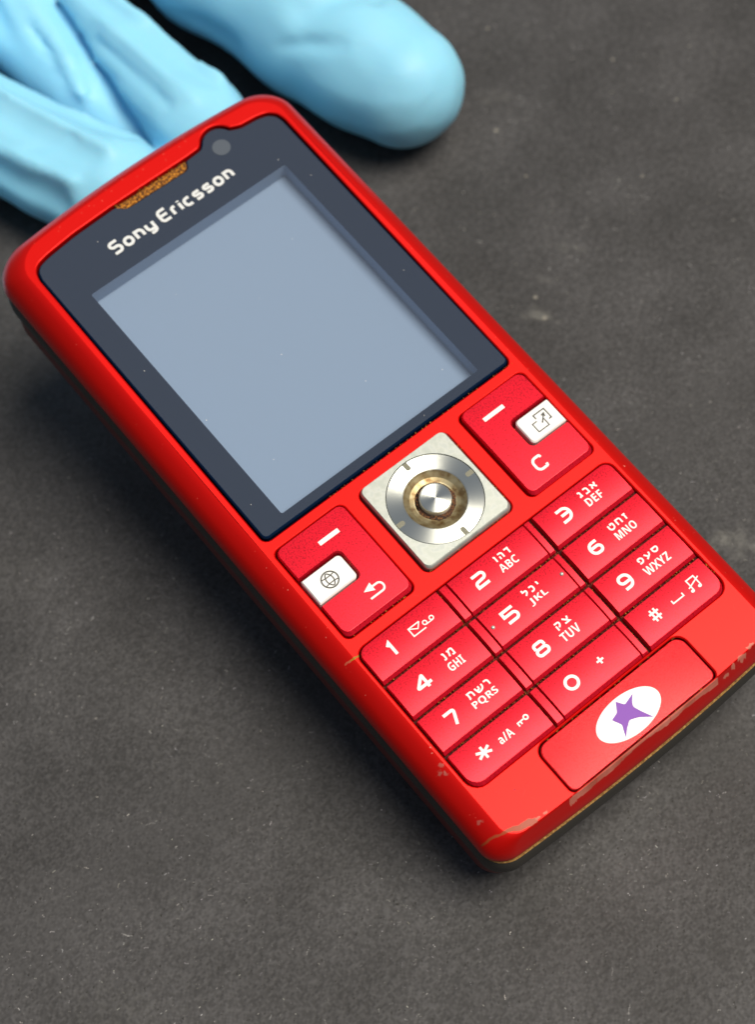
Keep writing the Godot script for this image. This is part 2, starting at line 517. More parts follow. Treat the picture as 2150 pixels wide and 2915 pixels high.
func write(mb: Mb, g: String, x0: float, y0: float, x1: float, y1: float, w: float, zf: Callable) -> void:
	var h := w * 0.5
	var k := 0
	for s in (glyphs[g] as String).split("|"):
		var c := []
		var closed := false
		for word in s.strip_edges().split(" "):
			if word == "z":
				closed = true
				continue
			var f := word.split_floats(",")
			c.append([lerpf(x0 + h, x1 - h, f[0]), lerpf(y0 + h, y1 - h, f[1]), (f[2] if f.size() > 2 else 0.0) * minf(x1 - x0, y1 - y0) * 1.2])
		var lift := 0.003 * k
		mb.stroke(round_poly(c, 6, closed), w, closed, func(x, y): return zf.call(x, y) + lift)
		k += 1


func spell(mb: Mb, word: String, x0: float, y0: float, x1: float, y1: float, zf: Callable, bold := false) -> void:
	var t := TextMesh.new()
	var f := SystemFont.new()
	f.font_names = PackedStringArray(["Droid Sans"])
	f.font_weight = 700 if bold else 400
	t.font = f
	t.font_size = 64
	t.depth = 0.0
	t.pixel_size = 0.05
	t.curve_step = 1.0
	t.text = word
	var a := t.get_mesh_arrays()
	var p: PackedVector3Array = a[Mesh.ARRAY_VERTEX]
	var q: PackedVector3Array = a[Mesh.ARRAY_NORMAL]
	var idx: PackedInt32Array = a[Mesh.ARRAY_INDEX] if a[Mesh.ARRAY_INDEX] != null else PackedInt32Array(range(p.size()))
	var lo := p[0]
	var hi := p[0]
	for v in p:
		lo = lo.min(v)
		hi = hi.max(v)
	var up := Vector3(0, 0, 1)
	var s := func(v: Vector3) -> Vector3:
		var x := lerpf(x0, x1, (v.x - lo.x) / (hi.x - lo.x))
		var y := lerpf(y0, y1, (v.y - lo.y) / (hi.y - lo.y))
		return Vector3(x, y, zf.call(x, y))
	for i in range(0, idx.size(), 3):
		if q[idx[i]].z > 0.5:
			mb.tri(s.call(p[idx[i]]), s.call(p[idx[i + 1]]), s.call(p[idx[i + 2]]), up, up, up)


# ------------------------------------------------------------------ the phone
func ramp(y: float) -> float:
	return 0.65 * smoothstep(-34.0, 4.0, y)


func face_z(_x: float, y: float) -> float:
	return ramp(y)


func body_ring(z: float, hx: float, yt: float, yb: float, rt: float, rb: float, bt: float, bb: float, lift := 0.0) -> PackedVector3Array:
	var base := []
	var c := [[-hx, yb, rb], [hx, yb, rb], [hx, yt, rt], [-hx, yt, rt]]
	var p := round_poly(c, 10)
	var out := PackedVector3Array()
	var k := p.size()
	for i in k:
		var a := p[i]
		var b := p[(i + 1) % k]
		var steps := 1
		if i % 11 == 10:
			steps = 24 if i % 22 == 10 else 16
			# the four long sides always take the same number of steps, so that rings match
			steps = 24
		for j in steps:
			base.append(a.lerp(b, float(j) / steps))
	var mid := (yt + yb) * 0.5
	for q: Vector2 in base:
		var s := pow(q.x / hx, 2.0)
		var t := pow(clampf((q.y - mid) / (yt - mid), 0.0, 1.0), 6.0)
		var u := pow(clampf((q.y - mid) / (yb - mid), 0.0, 1.0), 6.0)
		var y := q.y - bt * s * t + bb * s * u
		out.append(Vector3(q.x + 0.1, y, z + lift * ramp(y)))
	return out


func ring2(r: PackedVector3Array) -> PackedVector2Array:
	var out := PackedVector2Array()
	for p in r:
		out.append(Vector2(p.x, p.y))
	return out


func build_body() -> void:
	# rings of the red front housing, from its lower rim up to the face
	var prof := [
		[-4.3, 21.2, 13.1, -81.86, 4.6, 2.9, 1.3, 0.75, 0.0], [-3.9, 21.4, 13.3, -81.9, 4.6, 2.9, 1.3, 0.75, 0.0], [-3.0, 21.4, 13.15, -81.78, 4.5, 2.8, 1.3, 0.7, 0.0], [-2.0, 21.15, 12.75, -81.45, 4.4, 2.7, 1.3, 0.65, 0.2],
		[-1.1, 20.55, 12.1, -81.12, 4.2, 2.5, 1.25, 0.55, 0.6], [-0.45, 19.8, 11.35, -80.92, 4.0, 2.3, 1.2, 0.5, 0.85], [-0.1, 19.25, 10.75, -80.82, 3.8, 2.2, 1.1, 0.5, 1.0], [0.0, 18.9, 10.4, -80.72, 3.6, 2.1, 1.1, 0.5, 1.0],
	]
	var rings := []
	for p in prof:
		rings.append(body_ring(p[0], p[1], p[2], p[3], p[4], p[5], p[6], p[7], p[8]))
	var mb := Mb.new()
	mb.planar = true
	mb.loft(rings, true)
	var outline := ring2(rings[-1])
	var glass := glass_outline(false)
	var holes := [grow(glass, 0.2), grow(soft_outline(-1, 0.0, 0.0), 0.22), grow(soft_outline(1, 0.0, 0.0), 0.22), rect(-6.38, -51.72, 6.5, -39.3, 0.9), rect(-18.42, -73.92, 18.55, -53.76, 1.7, 1.5, 1.2, 1.3), rect(-10.4, -80.62, 10.65, -74.22, 0.8, 0.8, 1.3, 1.3)]
	# the keys' recesses have no cut-outs of their own
	holes[1] = rect(-18.1, -52.25, -8.3, -38.95, 0.8, 0.9, 0.9, 0.8)
	holes[2] = rect(8.55, -52.05, 18.35, -39.0, 0.9, 0.8, 0.8, 0.9)
	var depth := [-2.65, -2.65, -2.65, -2.65, -2.65, -0.4]
	var wide := []
	for i in holes.size():
		wide.append(grow(holes[i], 0.16))
		var zt := func(x, y): return face_z(x, y)
		var z1 := func(x, y): return face_z(x, y) - 0.045
		var z2 := func(x, y): return face_z(x, y) - 0.15
		var rr := [at_z(wide[i], zt), at_z(grow(holes[i], 0.05), z1), at_z(holes[i], z2)]
		mb.loft(rr, true)
		mb.loft([rr[2], at_z(holes[i], depth[i])])
	mb.holed(outline, wide, [-77.6, -64.0, -45.6, -15.0], face_z)
	obj("front_housing", mb.commit(), M.housing, phone, "glossy red painted front housing with rubbed lower edge")
	# black floor under the keys and the display
	var fl := Mb.new()
	fl.fill(rect(-19.5, -79.0, 19.5, 9.5, 2.0), flat(-2.7))
	obj("housing_floor", fl.commit(), M.well, phone)
	var kf := Mb.new()
	kf.fill(rect(-18.3, -73.85, 18.45, -53.85, 1.2), flat(-0.55))
	obj("keypad_floor", kf.commit(), M.grime, phone, "grimy dark web between the keys")
	# the dirty seam, the black band and the red rear cover
	var seam := Mb.new()
	seam.loft([body_ring(-4.62, 21.2, 13.0, -82.06, 4.5, 2.9, 1.3, 0.75), body_ring(-4.28, 21.12, 12.95, -81.8, 4.5, 2.9, 1.3, 0.75)])
	obj("housing_seam", seam.commit(), M.seam, phone, "seam full of yellowish dirt")
	var band := Mb.new()
	var br := []
	for p in [[-8.2, 21.0, 12.6, -82.2], [-7.6, 21.25, 12.8, -82.45], [-6.2, 21.35, 12.9, -82.6], [-5.2, 21.32, 12.9, -82.5], [-4.6, 21.18, 12.9, -82.04]]:
		br.append(body_ring(p[0], p[1], p[2], p[3], 4.5, 3.0, 1.3, 0.8))
	band.loft(br, true)
	obj("middle_band", band.commit(), M.band, phone, "black plastic band round the middle of the phone")
	var cover := Mb.new()
	var cr := []
	for p in [[-15.8, 17.0, 9.0, -78.0], [-15.5, 18.6, 10.4, -79.6], [-14.4, 20.0, 11.6, -80.9], [-12.0, 20.8, 12.2, -81.6], [-8.2, 20.9, 12.4, -81.9]]:
		cr.append(body_ring(p[0], p[1], p[2], p[3], 4.5, 3.2, 1.2, 0.8))
	cover.loft(cr, true)
	cover.fill(ring2(cr[0]), flat(-15.8), -1.0)
	obj("rear_cover", cover.commit(), M.cover, phone)


func glass_outline(slot: bool) -> PackedVector2Array:
	var p := [[-17.85, -37.4, 0.7], [17.98, -37.4, 0.7], [18.2, 5.2, 0.3], [17.95, 6.2, 0.3], [17.2, 6.95, 0.3], [15.9, 7.32, 0.4], [13.5, 7.55, 0.3]]
	for i in 9:
		var a := deg_to_rad(18.0 + i * 16.5)
		p.append([10.15 + 2.05 * cos(a) * 1.06, 7.5 + 2.1 * sin(a), 0.2])
	p.append_array([[7.75, 8.05, 0.4], [6.0, 7.95, 0.1]])
	if slot:
		p.append_array([[5.35, 7.9, 0.2], [4.75, 6.78, 0.4], [-4.2, 6.95, 0.5], [-5.05, 7.9, 0.2]])
	p.append_array([[-5.6, 7.95, 0.1], [-11.4, 7.75, 0.5], [-15.4, 7.3, 0.5], [-16.9, 6.95, 0.4], [-17.55, 6.3, 0.3], [-17.85, 5.2, 0.3]])
	return round_poly(p, 4)


func build_display() -> void:
	var zt := 0.42
	var o := glass_outline(true)
	var window := rect(-14.4, -36.0, 14.4, 0.0, 0.25)
	var mb := Mb.new()
	mb.loft([at_z(o, -2.6), at_z(o, zt - 0.3), at_z(grow(o, -0.12), zt - 0.14), at_z(grow(o, -0.28), zt - 0.1)])
	mb.holed(grow(o, -0.28), [window], [-18.0], flat(zt - 0.1))
	var bezel := obj("display_bezel", mb.commit(), M.mask, phone, "blue-black bezel with the maker's name in silver")
	var rc := Mb.new()
	rc.loft([at_z(window, zt - 0.1), at_z(window, -1.98)])
	obj("display_recess", rc.commit(), M.recess, bezel)
	var l := Mb.new()
	l.fill(rect(-15.2, -36.8, 15.2, 0.8, 0.1), flat(-2.0))
	var lcd := obj("lcd_screen", l.commit(), M.lcd, phone, "pale grey-blue switched-off screen")
	lcd.name = "lcd_screen"
	var g := Mb.new()
	g.fill(grow(o, -0.2), flat(zt))
	obj("display_glass", g.commit(), M.glass, phone)
	var fleck := Mb.new()
	for q in [[-13.9, -21.5, 0.07], [-2.0, -20.2, 0.06], [3.4, -29.0, 0.06], [-15.6, -12.0, 0.06], [15.9, -3.2, 0.05], [8.6, -8.8, 0.04], [-9.6, 5.3, 0.05], [14.2, 1.0, 0.06], [-11.0, -30.2, 0.05], [16.2, -20.4, 0.05], [0.6, -12.7, 0.04], [-6.7, -6.2, 0.04], [11.2, -33.4, 0.05], [-16.4, -33.0, 0.05], [5.8, -36.6, 0.05]]:
		spin(fleck, Vector2(q[0], q[1]), [q[2], q[2] * 0.7, 0.005], [zt + 0.005, zt + q[2] * 0.7, zt + q[2]], 7)
	obj("dust_fleck", fleck.commit(), M.print, bezel)
	# the maker's name
	var w := [["S", 1.75, 1.0], ["o", 1.6, 0.72], ["n", 1.5, 0.72], ["y", 1.55, 0.72], ["", 0.55, 0.0], ["E", 1.75, 1.0], ["r", 1.05, 0.72], ["i", 0.42, 0.72], ["c", 1.4, 0.72], ["s", 1.45, 0.72], ["s", 1.45, 0.72], ["o", 1.55, 0.72], ["n", 1.45, 0.72]]
	var total := 0.0
	for q in w:
		total += q[1] + (0.3 if q[0] else 0.0)
	var k := 18.0 / (total - 0.3)
	var x := -9.12
	var t := Mb.new()
	for q in w:
		if q[0]:
			write(t, q[0], x, 2.4, x + q[1] * k, 2.4 + 1.95 * q[2], 0.4, flat(zt + 0.015))
			x += 0.3 * k
		x += q[1] * k
	obj("maker_lettering", t.commit(), M.chrome, bezel)
	var dot := Mb.new()
	dot.fill(circle(9.95, 6.75, 1.12, 40), flat(zt - 0.06))
	obj("camera_window", dot.commit(), M.lens, bezel)
	var slot := Mb.new()
	var so := round_poly([[-5.15, 7.95, 0.15], [-4.25, 7.0, 0.4], [4.8, 6.84, 0.4], [5.4, 7.95, 0.15]], 5)
	slot.loft([at_z(so, -0.6), at_z(so, 0.18)])
	slot.cap(so, func(px, py): return 0.16 + 0.09 * sin(px * 5.3 + py * 3.0) * sin(py * 6.1 - px * 2.2), 40, 5)
	obj("earpiece_grille", slot.commit(), M.dirt, phone, "earpiece slot clogged with amber dirt")


# A solid key: straight walls, a bevel between two outlines of the same corners and a curved top.
func key_shape(low: PackedVector2Array, top: PackedVector2Array, zf: Callable, drop: float, nx := 2, ny := 9) -> Mb:
	var mb := Mb.new()
	var dropped := func(x, y): return zf.call(x, y) - drop
	var near := PackedVector2Array()
	for i in low.size():
		near.append(top[i].lerp(low[i], 0.12))
	var near_z := func(x, y): return zf.call(x, y) - drop * 0.04
	mb.loft([at_z(low, -2.6), at_z(low, dropped)])
	mb.loft([at_z(low, dropped), at_z(near, near_z)])
	mb.loft([at_z(near, near_z), at_z(top, zf)], true)
	mb.cap(top, zf, nx, ny)
	return mb


func soft_outline(side: int, bottom: float, inset: float) -> PackedVector2Array:
	var outer := -17.95 if side < 0 else 18.12
	var inner := -8.45 if side < 0 else 8.85
	var cut := -12.22 if side < 0 else 12.72
	var yt := -39.12 - inset
	var yb := -52.1 + bottom
	var s := float(side)
	var c := [[inner + s * inset, yb, 0.8], [outer - s * inset, yb, 0.8], [outer - s * inset, -47.42 - inset, 0.12], [cut - s * inset, -47.42 - inset, 0.75], [cut - s * inset, -43.45 + inset, 0.75], [outer - s * inset, -43.45 + inset, 0.12], [outer - s * inset, yt, 0.9], [inner + s * inset, yt, 0.8]]
	if side < 0:
		c.reverse()
	return round_poly(c, 5)


func build_soft_keys() -> void:
	for side in [-1, 1]:
		var cx := -13.2 if side < 0 else 13.5
		var zf := func(x, y): return 0.62 - 0.0045 * pow(x - cx, 2.0) - 0.0035 * pow(y + 45.6, 2.0)
		var mb := key_shape(soft_outline(side, 0.0, 0.0), soft_outline(side, 0.5, 0.12), zf, 0.34, 5, 8)
		var k := obj("soft_key", mb.commit(), M.key, phone, "left soft key marked with a dash and a return arrow" if side < 0 else "right soft key marked with a dash and the letter C")
		var on := func(x, y): return zf.call(x, y) + 0.02
		var t := Mb.new()
		if side < 0:
			t.stroke(rounded_bar(-13.5, -10.75, -41.57), 0.56, false, on)
			t.fill(PackedVector2Array([Vector2(-13.3, -49.15), Vector2(-12.1, -49.72), Vector2(-12.1, -48.62)]), func(x, y): return zf.call(x, y) + 0.022)
			t.stroke(round_poly([[-12.1, -49.17], [-11.0, -49.17, 0.5], [-11.0, -50.24, 0.5], [-13.15, -50.24]], 7, false), 0.24, false, on)
		else:
			t.stroke(rounded_bar(10.65, 13.6, -41.42), 0.54, false, on)
			t.stroke(round_poly([[12.62, -48.95], [12.62, -48.66, 0.2], [11.42, -48.66, 0.55], [11.42, -50.22, 0.55], [12.68, -50.22, 0.2], [12.68, -49.9]], 7, false), 0.32, false, on)
		obj("key_lettering", t.commit(), M.print, k)
		# the white shortcut key in the cut-out
		var x0 := -17.85 if side < 0 else 13.15
		var x1 := -12.5 if side < 0 else 18.1
		var wz := func(x, y): return 0.6 - 0.01 * pow(y + 45.6, 2.0) - 0.004 * pow(x - cx, 2.0)
		var rl := 0.55 if side > 0 else 0.1
		var rr := 0.55 if side < 0 else 0.1
		var wm := key_shape(rect(x0, -47.25, x1, -43.78, rl, rr, rr, rl), rect(x0 + 0.12, -47.08, x1 - 0.12, -43.9, rl, rr, rr, rl), wz, 0.2, 3, 4)
		var wk := obj("shortcut_key", wm.commit(), M.white, phone, "white shortcut key with a globe" if side < 0 else "white shortcut key with two squares and an arrow")
		var ic := Mb.new()
		var wo := func(x, y): return wz.call(x, y) + 0.02
		if side < 0:
			var c := Vector2(-15.22, -45.62)
			ic.stroke(circle(c.x, c.y, 0.98, 36), 0.17, true, wo)
			var lift := func(x, y): return wz.call(x, y) + 0.023
			for s in [-1.0, 1.0]:
				var arc := PackedVector2Array()
				for i in 13:
					var a := lerpf(-1.15, 1.15, i / 12.0)
					arc.append(c + Vector2(s * 0.42 * cos(a * 1.36), 0.9 * sin(a)))
				ic.stroke(arc, 0.14, false, lift)
				var flat_arc := PackedVector2Array()
				for i in 11:
					var u := lerpf(-0.84, 0.84, i / 10.0)
					flat_arc.append(c + Vector2(u, s * (0.36 + 0.12 * u * u)))
				ic.stroke(flat_arc, 0.13, false, func(x, y): return wz.call(x, y) + 0.026)
		else:
			ic.stroke(round_poly([[15.25, -45.32], [14.6, -45.32], [14.6, -46.5], [16.12, -46.5], [16.12, -45.5]], 2, false), 0.14, false, wo)
			ic.stroke(round_poly([[15.38, -45.05], [15.38, -44.52], [16.95, -44.52], [16.95, -45.92], [16.6, -45.92]], 2, false), 0.16, false, wo)
			ic.stroke(PackedVector2Array([Vector2(15.65, -45.85), Vector2(16.4, -45.15)]), 0.16, false, func(x, y): return wz.call(x, y) + 0.023)
			ic.fill(PackedVector2Array([Vector2(16.68, -44.86), Vector2(16.08, -44.98), Vector2(16.5, -45.42)]), func(x, y): return wz.call(x, y) + 0.026)
		obj("key_icon", ic.commit(), M.ink, wk)


func rounded_bar(x0: float, x1: float, y: float) -> PackedVector2Array:
	return PackedVector2Array([Vector2(x0, y), Vector2(x1, y)])


func build_navigation() -> void:
	var c := Vector2(0.1, -45.4)
	var h := 6.15
	var low := rect(c.x - h - 0.05, c.y - h - 0.1, c.x + h + 0.05, c.y + h + 0.02, 0.8)
	var top := rect(c.x - h + 0.12, c.y - h + 0.3, c.x + h - 0.12, c.y + h - 0.12, 0.7)
	var mb := Mb.new()
	mb.loft([at_z(low, -1.55), at_z(low, 0.15)])
	mb.loft([at_z(low, 0.15), at_z(grow(low, -0.04), 0.32), at_z(top, 0.5)], true)
	mb.holed(top, [circle(c.x, c.y, 5.6, 96)], [c.y], flat(0.5))
	mb.loft([at_z(circle(c.x, c.y, 5.6, 96), 0.5), at_z(circle(c.x, c.y, 5.6, 96), 0.2)])
	var plate := obj("navigation_plate", mb.commit(), M.steel, phone, "square scuffed steel navigation plate")
	# the spun ring, slightly dished, with texture coordinates that run round it
	var ring := Mb.new()
	ring.uvs = true
	var rs := [5.54, 5.48, 4.6, 3.72, 3.62]
	var zs := [0.40, 0.46, 0.45, 0.42, 0.36]
	spin(ring, c, rs, zs, 96)
	obj("navigation_ring", ring.commit(), M.spun, plate, "spun steel ring with four slots")
	for i in 4:
		var a := i * PI / 2
		var s := Mb.new()
		var p := round_poly([[-0.3, 5.5, 0.02], [-0.3, 4.5, 0.28], [0.3, 4.5, 0.28], [0.3, 5.5, 0.02]], 6)
		var q := PackedVector2Array()
		for v in p:
			q.append(c + v.rotated(a))
		s.loft([at_z(q, 0.3), at_z(q, 0.466)])
		s.fill(q, flat(0.466))
		obj("ring_slot", s.commit(), M.notch, plate)
	var bowl := Mb.new()
	bowl.uvs = true
	spin(bowl, c, [3.66, 3.4, 2.9, 2.45, 2.3], [0.38, 0.2, -0.1, -0.24, -0.26], 72)
	obj("navigation_bowl", bowl.commit(), M.bowl, plate, "stained hollow round the centre button")
	var rust := Mb.new()
	rust.uvs = true
	var rag := noise(0.9, 71, 2)
	for j in 72:
		var a0 := TAU * j / 72
		var a1 := TAU * (j + 1) / 72
		var p := []
		for a in [a0, a1]:
			var r := 2.28 + 0.22 * rag.get_noise_2d(cos(a) * 4.0, sin(a) * 4.0) - 0.12 * sin(a)
			for s in [[1.8, -0.14], [r, -0.2]]:
				p.append(Vector3(c.x + s[0] * cos(a), c.y + s[0] * sin(a), s[1]))
		var z := Vector3(0, 0, 1)
		rust.quad(p[0], p[1], p[3], p[2], z, z, z, z)
	obj("rust_stain", rust.commit(), M.rust, plate)
	var btn := Mb.new()
	btn.uvs = true
	spin(btn, c, [1.84, 1.84], [-0.5, 0.62], 64)
	spin(btn, c, [1.84, 1.78, 1.66], [0.62, 0.72, 0.76], 64)
	spin(btn, c, [1.66, 1.2, 0.6, 0.02], [0.76, 0.76, 0.76, 0.76], 64)
	obj("navigation_button", btn.commit(), M.spun, plate, "round spun steel centre button")


# A surface of revolution, listed from the outside inwards (or upwards), with u round it and v along it.
func spin(mb: Mb, c: Vector2, rs: Array, zs: Array, n: int) -> void:
	for i in rs.size() - 1:
		var dr: float = rs[i + 1] - rs[i]
		var dz: float = zs[i + 1] - zs[i]
		var nr := Vector2(dz, -dr).normalized()
		for j in n:
			var p := []
			var m := []
			var t := []
			for q in [[i, j], [i, j + 1], [i + 1, j + 1], [i + 1, j]]:
				var a: float = TAU * q[1] / n
				p.append(Vector3(c.x + rs[q[0]] * cos(a), c.y + rs[q[0]] * sin(a), zs[q[0]]))
				m.append(Vector3(nr.x * cos(a), nr.x * sin(a), nr.y))
				t.append(Vector2(q[1] / float(n), rs[q[0]] * 0.2 + zs[q[0]] * 0.05))
			mb.tri(p[0], p[1], p[2], m[0], m[1], m[2], t[0], t[1], t[2])
			mb.tri(p[0], p[2], p[3], m[0], m[2], m[3], t[0], t[2], t[3])


func build_number_keys() -> void:
	var cols := [[-18.22, -6.98], [-5.54, 5.62], [6.94, 18.24]]
	var tops := [-53.92, -58.98, -64.06, -69.12]
	var bots := [-58.52, -63.6, -68.66, -73.74]
	var marks := [["1", "2", "3"], ["4", "5", "6"], ["7", "8", "9"], ["*", "0", "#"]]
	var box := {
		"1": [-15.35, -57.0, -14.5, -55.05], "2": [-3.12, -56.8, -1.3, -55.0], "3": [9.3, -56.8, 11.1, -54.95], "4": [-15.85, -62.02, -13.65, -60.1], "5": [-3.3, -62.0, -1.4, -60.2], "6": [9.38, -61.9, 11.05, -60.15],
		"7": [-15.75, -67.15, -14.0, -65.2], "8": [-3.2, -67.05, -1.4, -65.25], "9": [9.27, -67.1, 10.95, -65.15], "*": [-15.85, -72.0, -13.6, -70.25], "0": [-3.22, -72.05, -1.38, -70.28], "#": [9.25, -71.95, 10.75, -70.2],
	}
	var latin := {"2": ["ABC", 0.25, 2.7, -56.88, -55.9], "3": ["DEF", 13.0, 15.25, -56.92, -55.92], "4": ["GHI", -11.55, -9.55, -62.12, -61.1], "5": ["JKL", 0.2, 2.65, -61.98, -61.02], "6": ["MNO", 12.85, 15.7, -62.05, -61.05], "7": ["PQRS", -12.3, -9.0, -67.13, -66.13], "8": ["TUV", 0.15, 2.65, -67.28, -66.22], "9": ["WXYZ", 12.45, 16.0, -67.25, -66.22]}
	var hebrew := {"2": [["ו", 0.35, 0.85], ["ה", 1.05, 1.8], ["ד", 1.95, 2.75]], "3": [["ג", 12.8, 13.45], ["ב", 13.65, 14.45], ["א", 14.65, 15.5]], "4": [["נ", -11.4, -10.85], ["מ", -10.65, -9.8]], "5": [["ל", 0.2, 0.95], ["כ", 1.15, 1.85], ["י", 2.1, 2.55]],
		"6": [["ט", 12.85, 13.7], ["ח", 13.9, 14.75], ["ז", 14.95, 15.65]], "7": [["ת", -12.2, -11.25], ["ש", -11.05, -9.95], ["ר", -9.8, -9.05]], "8": [["ק", 0.45, 1.3], ["צ", 1.55, 2.4]], "9": [["פ", 12.65, 13.45], ["ע", 13.65, 14.5], ["ס", 14.7, 15.65]]}
	var heb_y := {"2": [-55.6, -54.72], "3": [-55.6, -54.75], "4": [-60.72, -59.8], "5": [-60.65, -59.85], "6": [-60.72, -59.85], "7": [-65.82, -64.98], "8": [-65.75, -64.9], "9": [-65.75, -64.95]}
	for r in 4:
		for c in 3:
			var x0: float = cols[c][0]
			var x1: float = cols[c][1]
			var yt: float = tops[r] - 0.05
			var yb: float = bots[r] - 0.17
			var mid := (yt + yb) * 0.5 + 0.2
			var cx := (x0 + x1) * 0.5
			var zf := func(x, y): return 0.5 - 0.021 * pow(y - mid, 2.0) - 0.0022 * pow(x - cx, 2.0)
			var big := [0.05, 0.05, 0.05, 0.05]
			if r == 0 and c == 0: big[3] = 1.1
			if r == 0 and c == 2: big[2] = 1.0
			if r == 3 and c == 0: big[0] = 1.5
			if r == 3 and c == 2: big[1] = 1.3
			var low := rect(x0, yb, x1, yt, big[0], big[1], big[2], big[3])
			var top := rect(x0 + 0.08, yb + 0.42, x1 - 0.08, yt - 0.05, big[0], big[1], big[2], big[3])
			var g: String = marks[r][c]
			var k := obj("number_key", key_shape(low, top, zf, 0.3, 4, 9).commit(), M.key, phone, "red key marked " + {"*": "with a star and a/A", "#": "with a hash sign and notes"}.get(g, g + (" " + latin[g][0] if latin.has(g) else "")))
			var on := func(x, y): return zf.call(x, y) + 0.02
			var t := Mb.new()
			var b: Array = box[g]
			write(t, g, b[0] - 0.13, b[1] - 0.12, b[2] - 0.13, b[3] - 0.12, {"*": 0.3, "#": 0.24}.get(g, 0.36), on)
			var sx := -0.13
			if latin.has(g):
				var q: Array = latin[g]
				spell(t, q[0], q[1] + sx, q[3] - 0.12, q[2] + sx, q[4] - 0.12, on, true)
			if hebrew.has(g):
				for q in hebrew[g]:
					write(t, q[0], q[1] + sx, heb_y[g][0] - 0.12, q[2] + sx, heb_y[g][1] - 0.12, 0.2, on)
			if g == "1":
				t.stroke(round_poly([[-10.55, -56.55], [-12.25, -56.55], [-12.25, -55.5], [-10.75, -55.5]], 2, false), 0.15, false, on)
				t.stroke(round_poly([[-12.2, -55.55], [-11.35, -56.1], [-10.75, -55.5]], 2, false), 0.13, false, func(x, y): return zf.call(x, y) + 0.023)
				for q in [-10.33, -9.4]:
					t.stroke(circle(q, -56.02, 0.24, 20), 0.14, true, func(x, y): return zf.call(x, y) + 0.026)
				t.stroke(PackedVector2Array([Vector2(-10.33, -56.28), Vector2(-9.4, -56.28)]), 0.13, false, func(x, y): return zf.call(x, y) + 0.029)
			if g == "*":
				spell(t, "a/A", -12.85, -71.82, -10.95, -70.82, on, true)
				t.stroke(round_poly([[-9.1, -71.32, 0.3], [-8.6, -71.32, 0.3], [-8.6, -70.82, 0.3], [-9.1, -70.82, 0.3]], 6), 0.18, true, on)
				t.stroke(PackedVector2Array([Vector2(-9.22, -71.08), Vector2(-10.0, -71.08), Vector2(-10.0, -71.5)]), 0.17, false, func(x, y): return zf.call(x, y) + 0.023)
				t.stroke(PackedVector2Array([Vector2(-9.62, -71.12), Vector2(-9.62, -71.45)]), 0.17, false, func(x, y): return zf.call(x, y) + 0.026)
			if g == "0":
				write(t, "+", 1.05, -71.85, 2.2, -70.75, 0.24, on)
			if g == "#":
				t.stroke(PackedVector2Array([Vector2(12.3, -71.1), Vector2(12.3, -71.5), Vector2(13.82, -71.5), Vector2(13.82, -71.1)]), 0.17, false, on)
				t.stroke(PackedVector2Array([Vector2(15.15, -71.7), Vector2(15.15, -70.4), Vector2(16.2, -70.4), Vector2(16.2, -71.7)]), 0.17, false, on)
				t.stroke(PackedVector2Array([Vector2(14.8, -71.3), Vector2(16.6, -70.75)]), 0.15, false, func(x, y): return zf.call(x, y) + 0.023)
				for q in [14.98, 16.03]:
					t.fill(circle(q, -71.75, 0.24, 14, 0.19), func(x, y): return zf.call(x, y) + 0.026)
			obj("key_lettering", t.commit(), M.print, k)
			if g == "5":
				for q in [-4.9, 5.08]:
					var d := Mb.new()
					d.uvs = true
					spin(d, Vector2(q, -61.15), [0.24, 0.22, 0.12, 0.01], [zf.call(q, -61.15) - 0.05, zf.call(q, -61.15) + 0.1, zf.call(q, -61.15) + 0.17, zf.call(q, -61.15) + 0.18], 16)
					obj("locating_pip", d.commit(), M.steel, k)
			if c == 1:
				# thin rails beside the middle keys
				for q in [[-6.70, -5.66, 0.38], [5.66, 6.46, 0.46]]:
					var rail := rect(q[0], yb, q[1], yt, 0.04)
					var rail_top := rect(q[0] + 0.1, yb + 0.25, q[1] - 0.06, yt - 0.05, 0.04)
					var hz: float = q[2]
					obj("key_rail", key_shape(rail, rail_top, func(_x, y): return hz - 0.021 * pow(y - mid, 2.0), 0.2, 1, 5).commit(), M.key, phone)


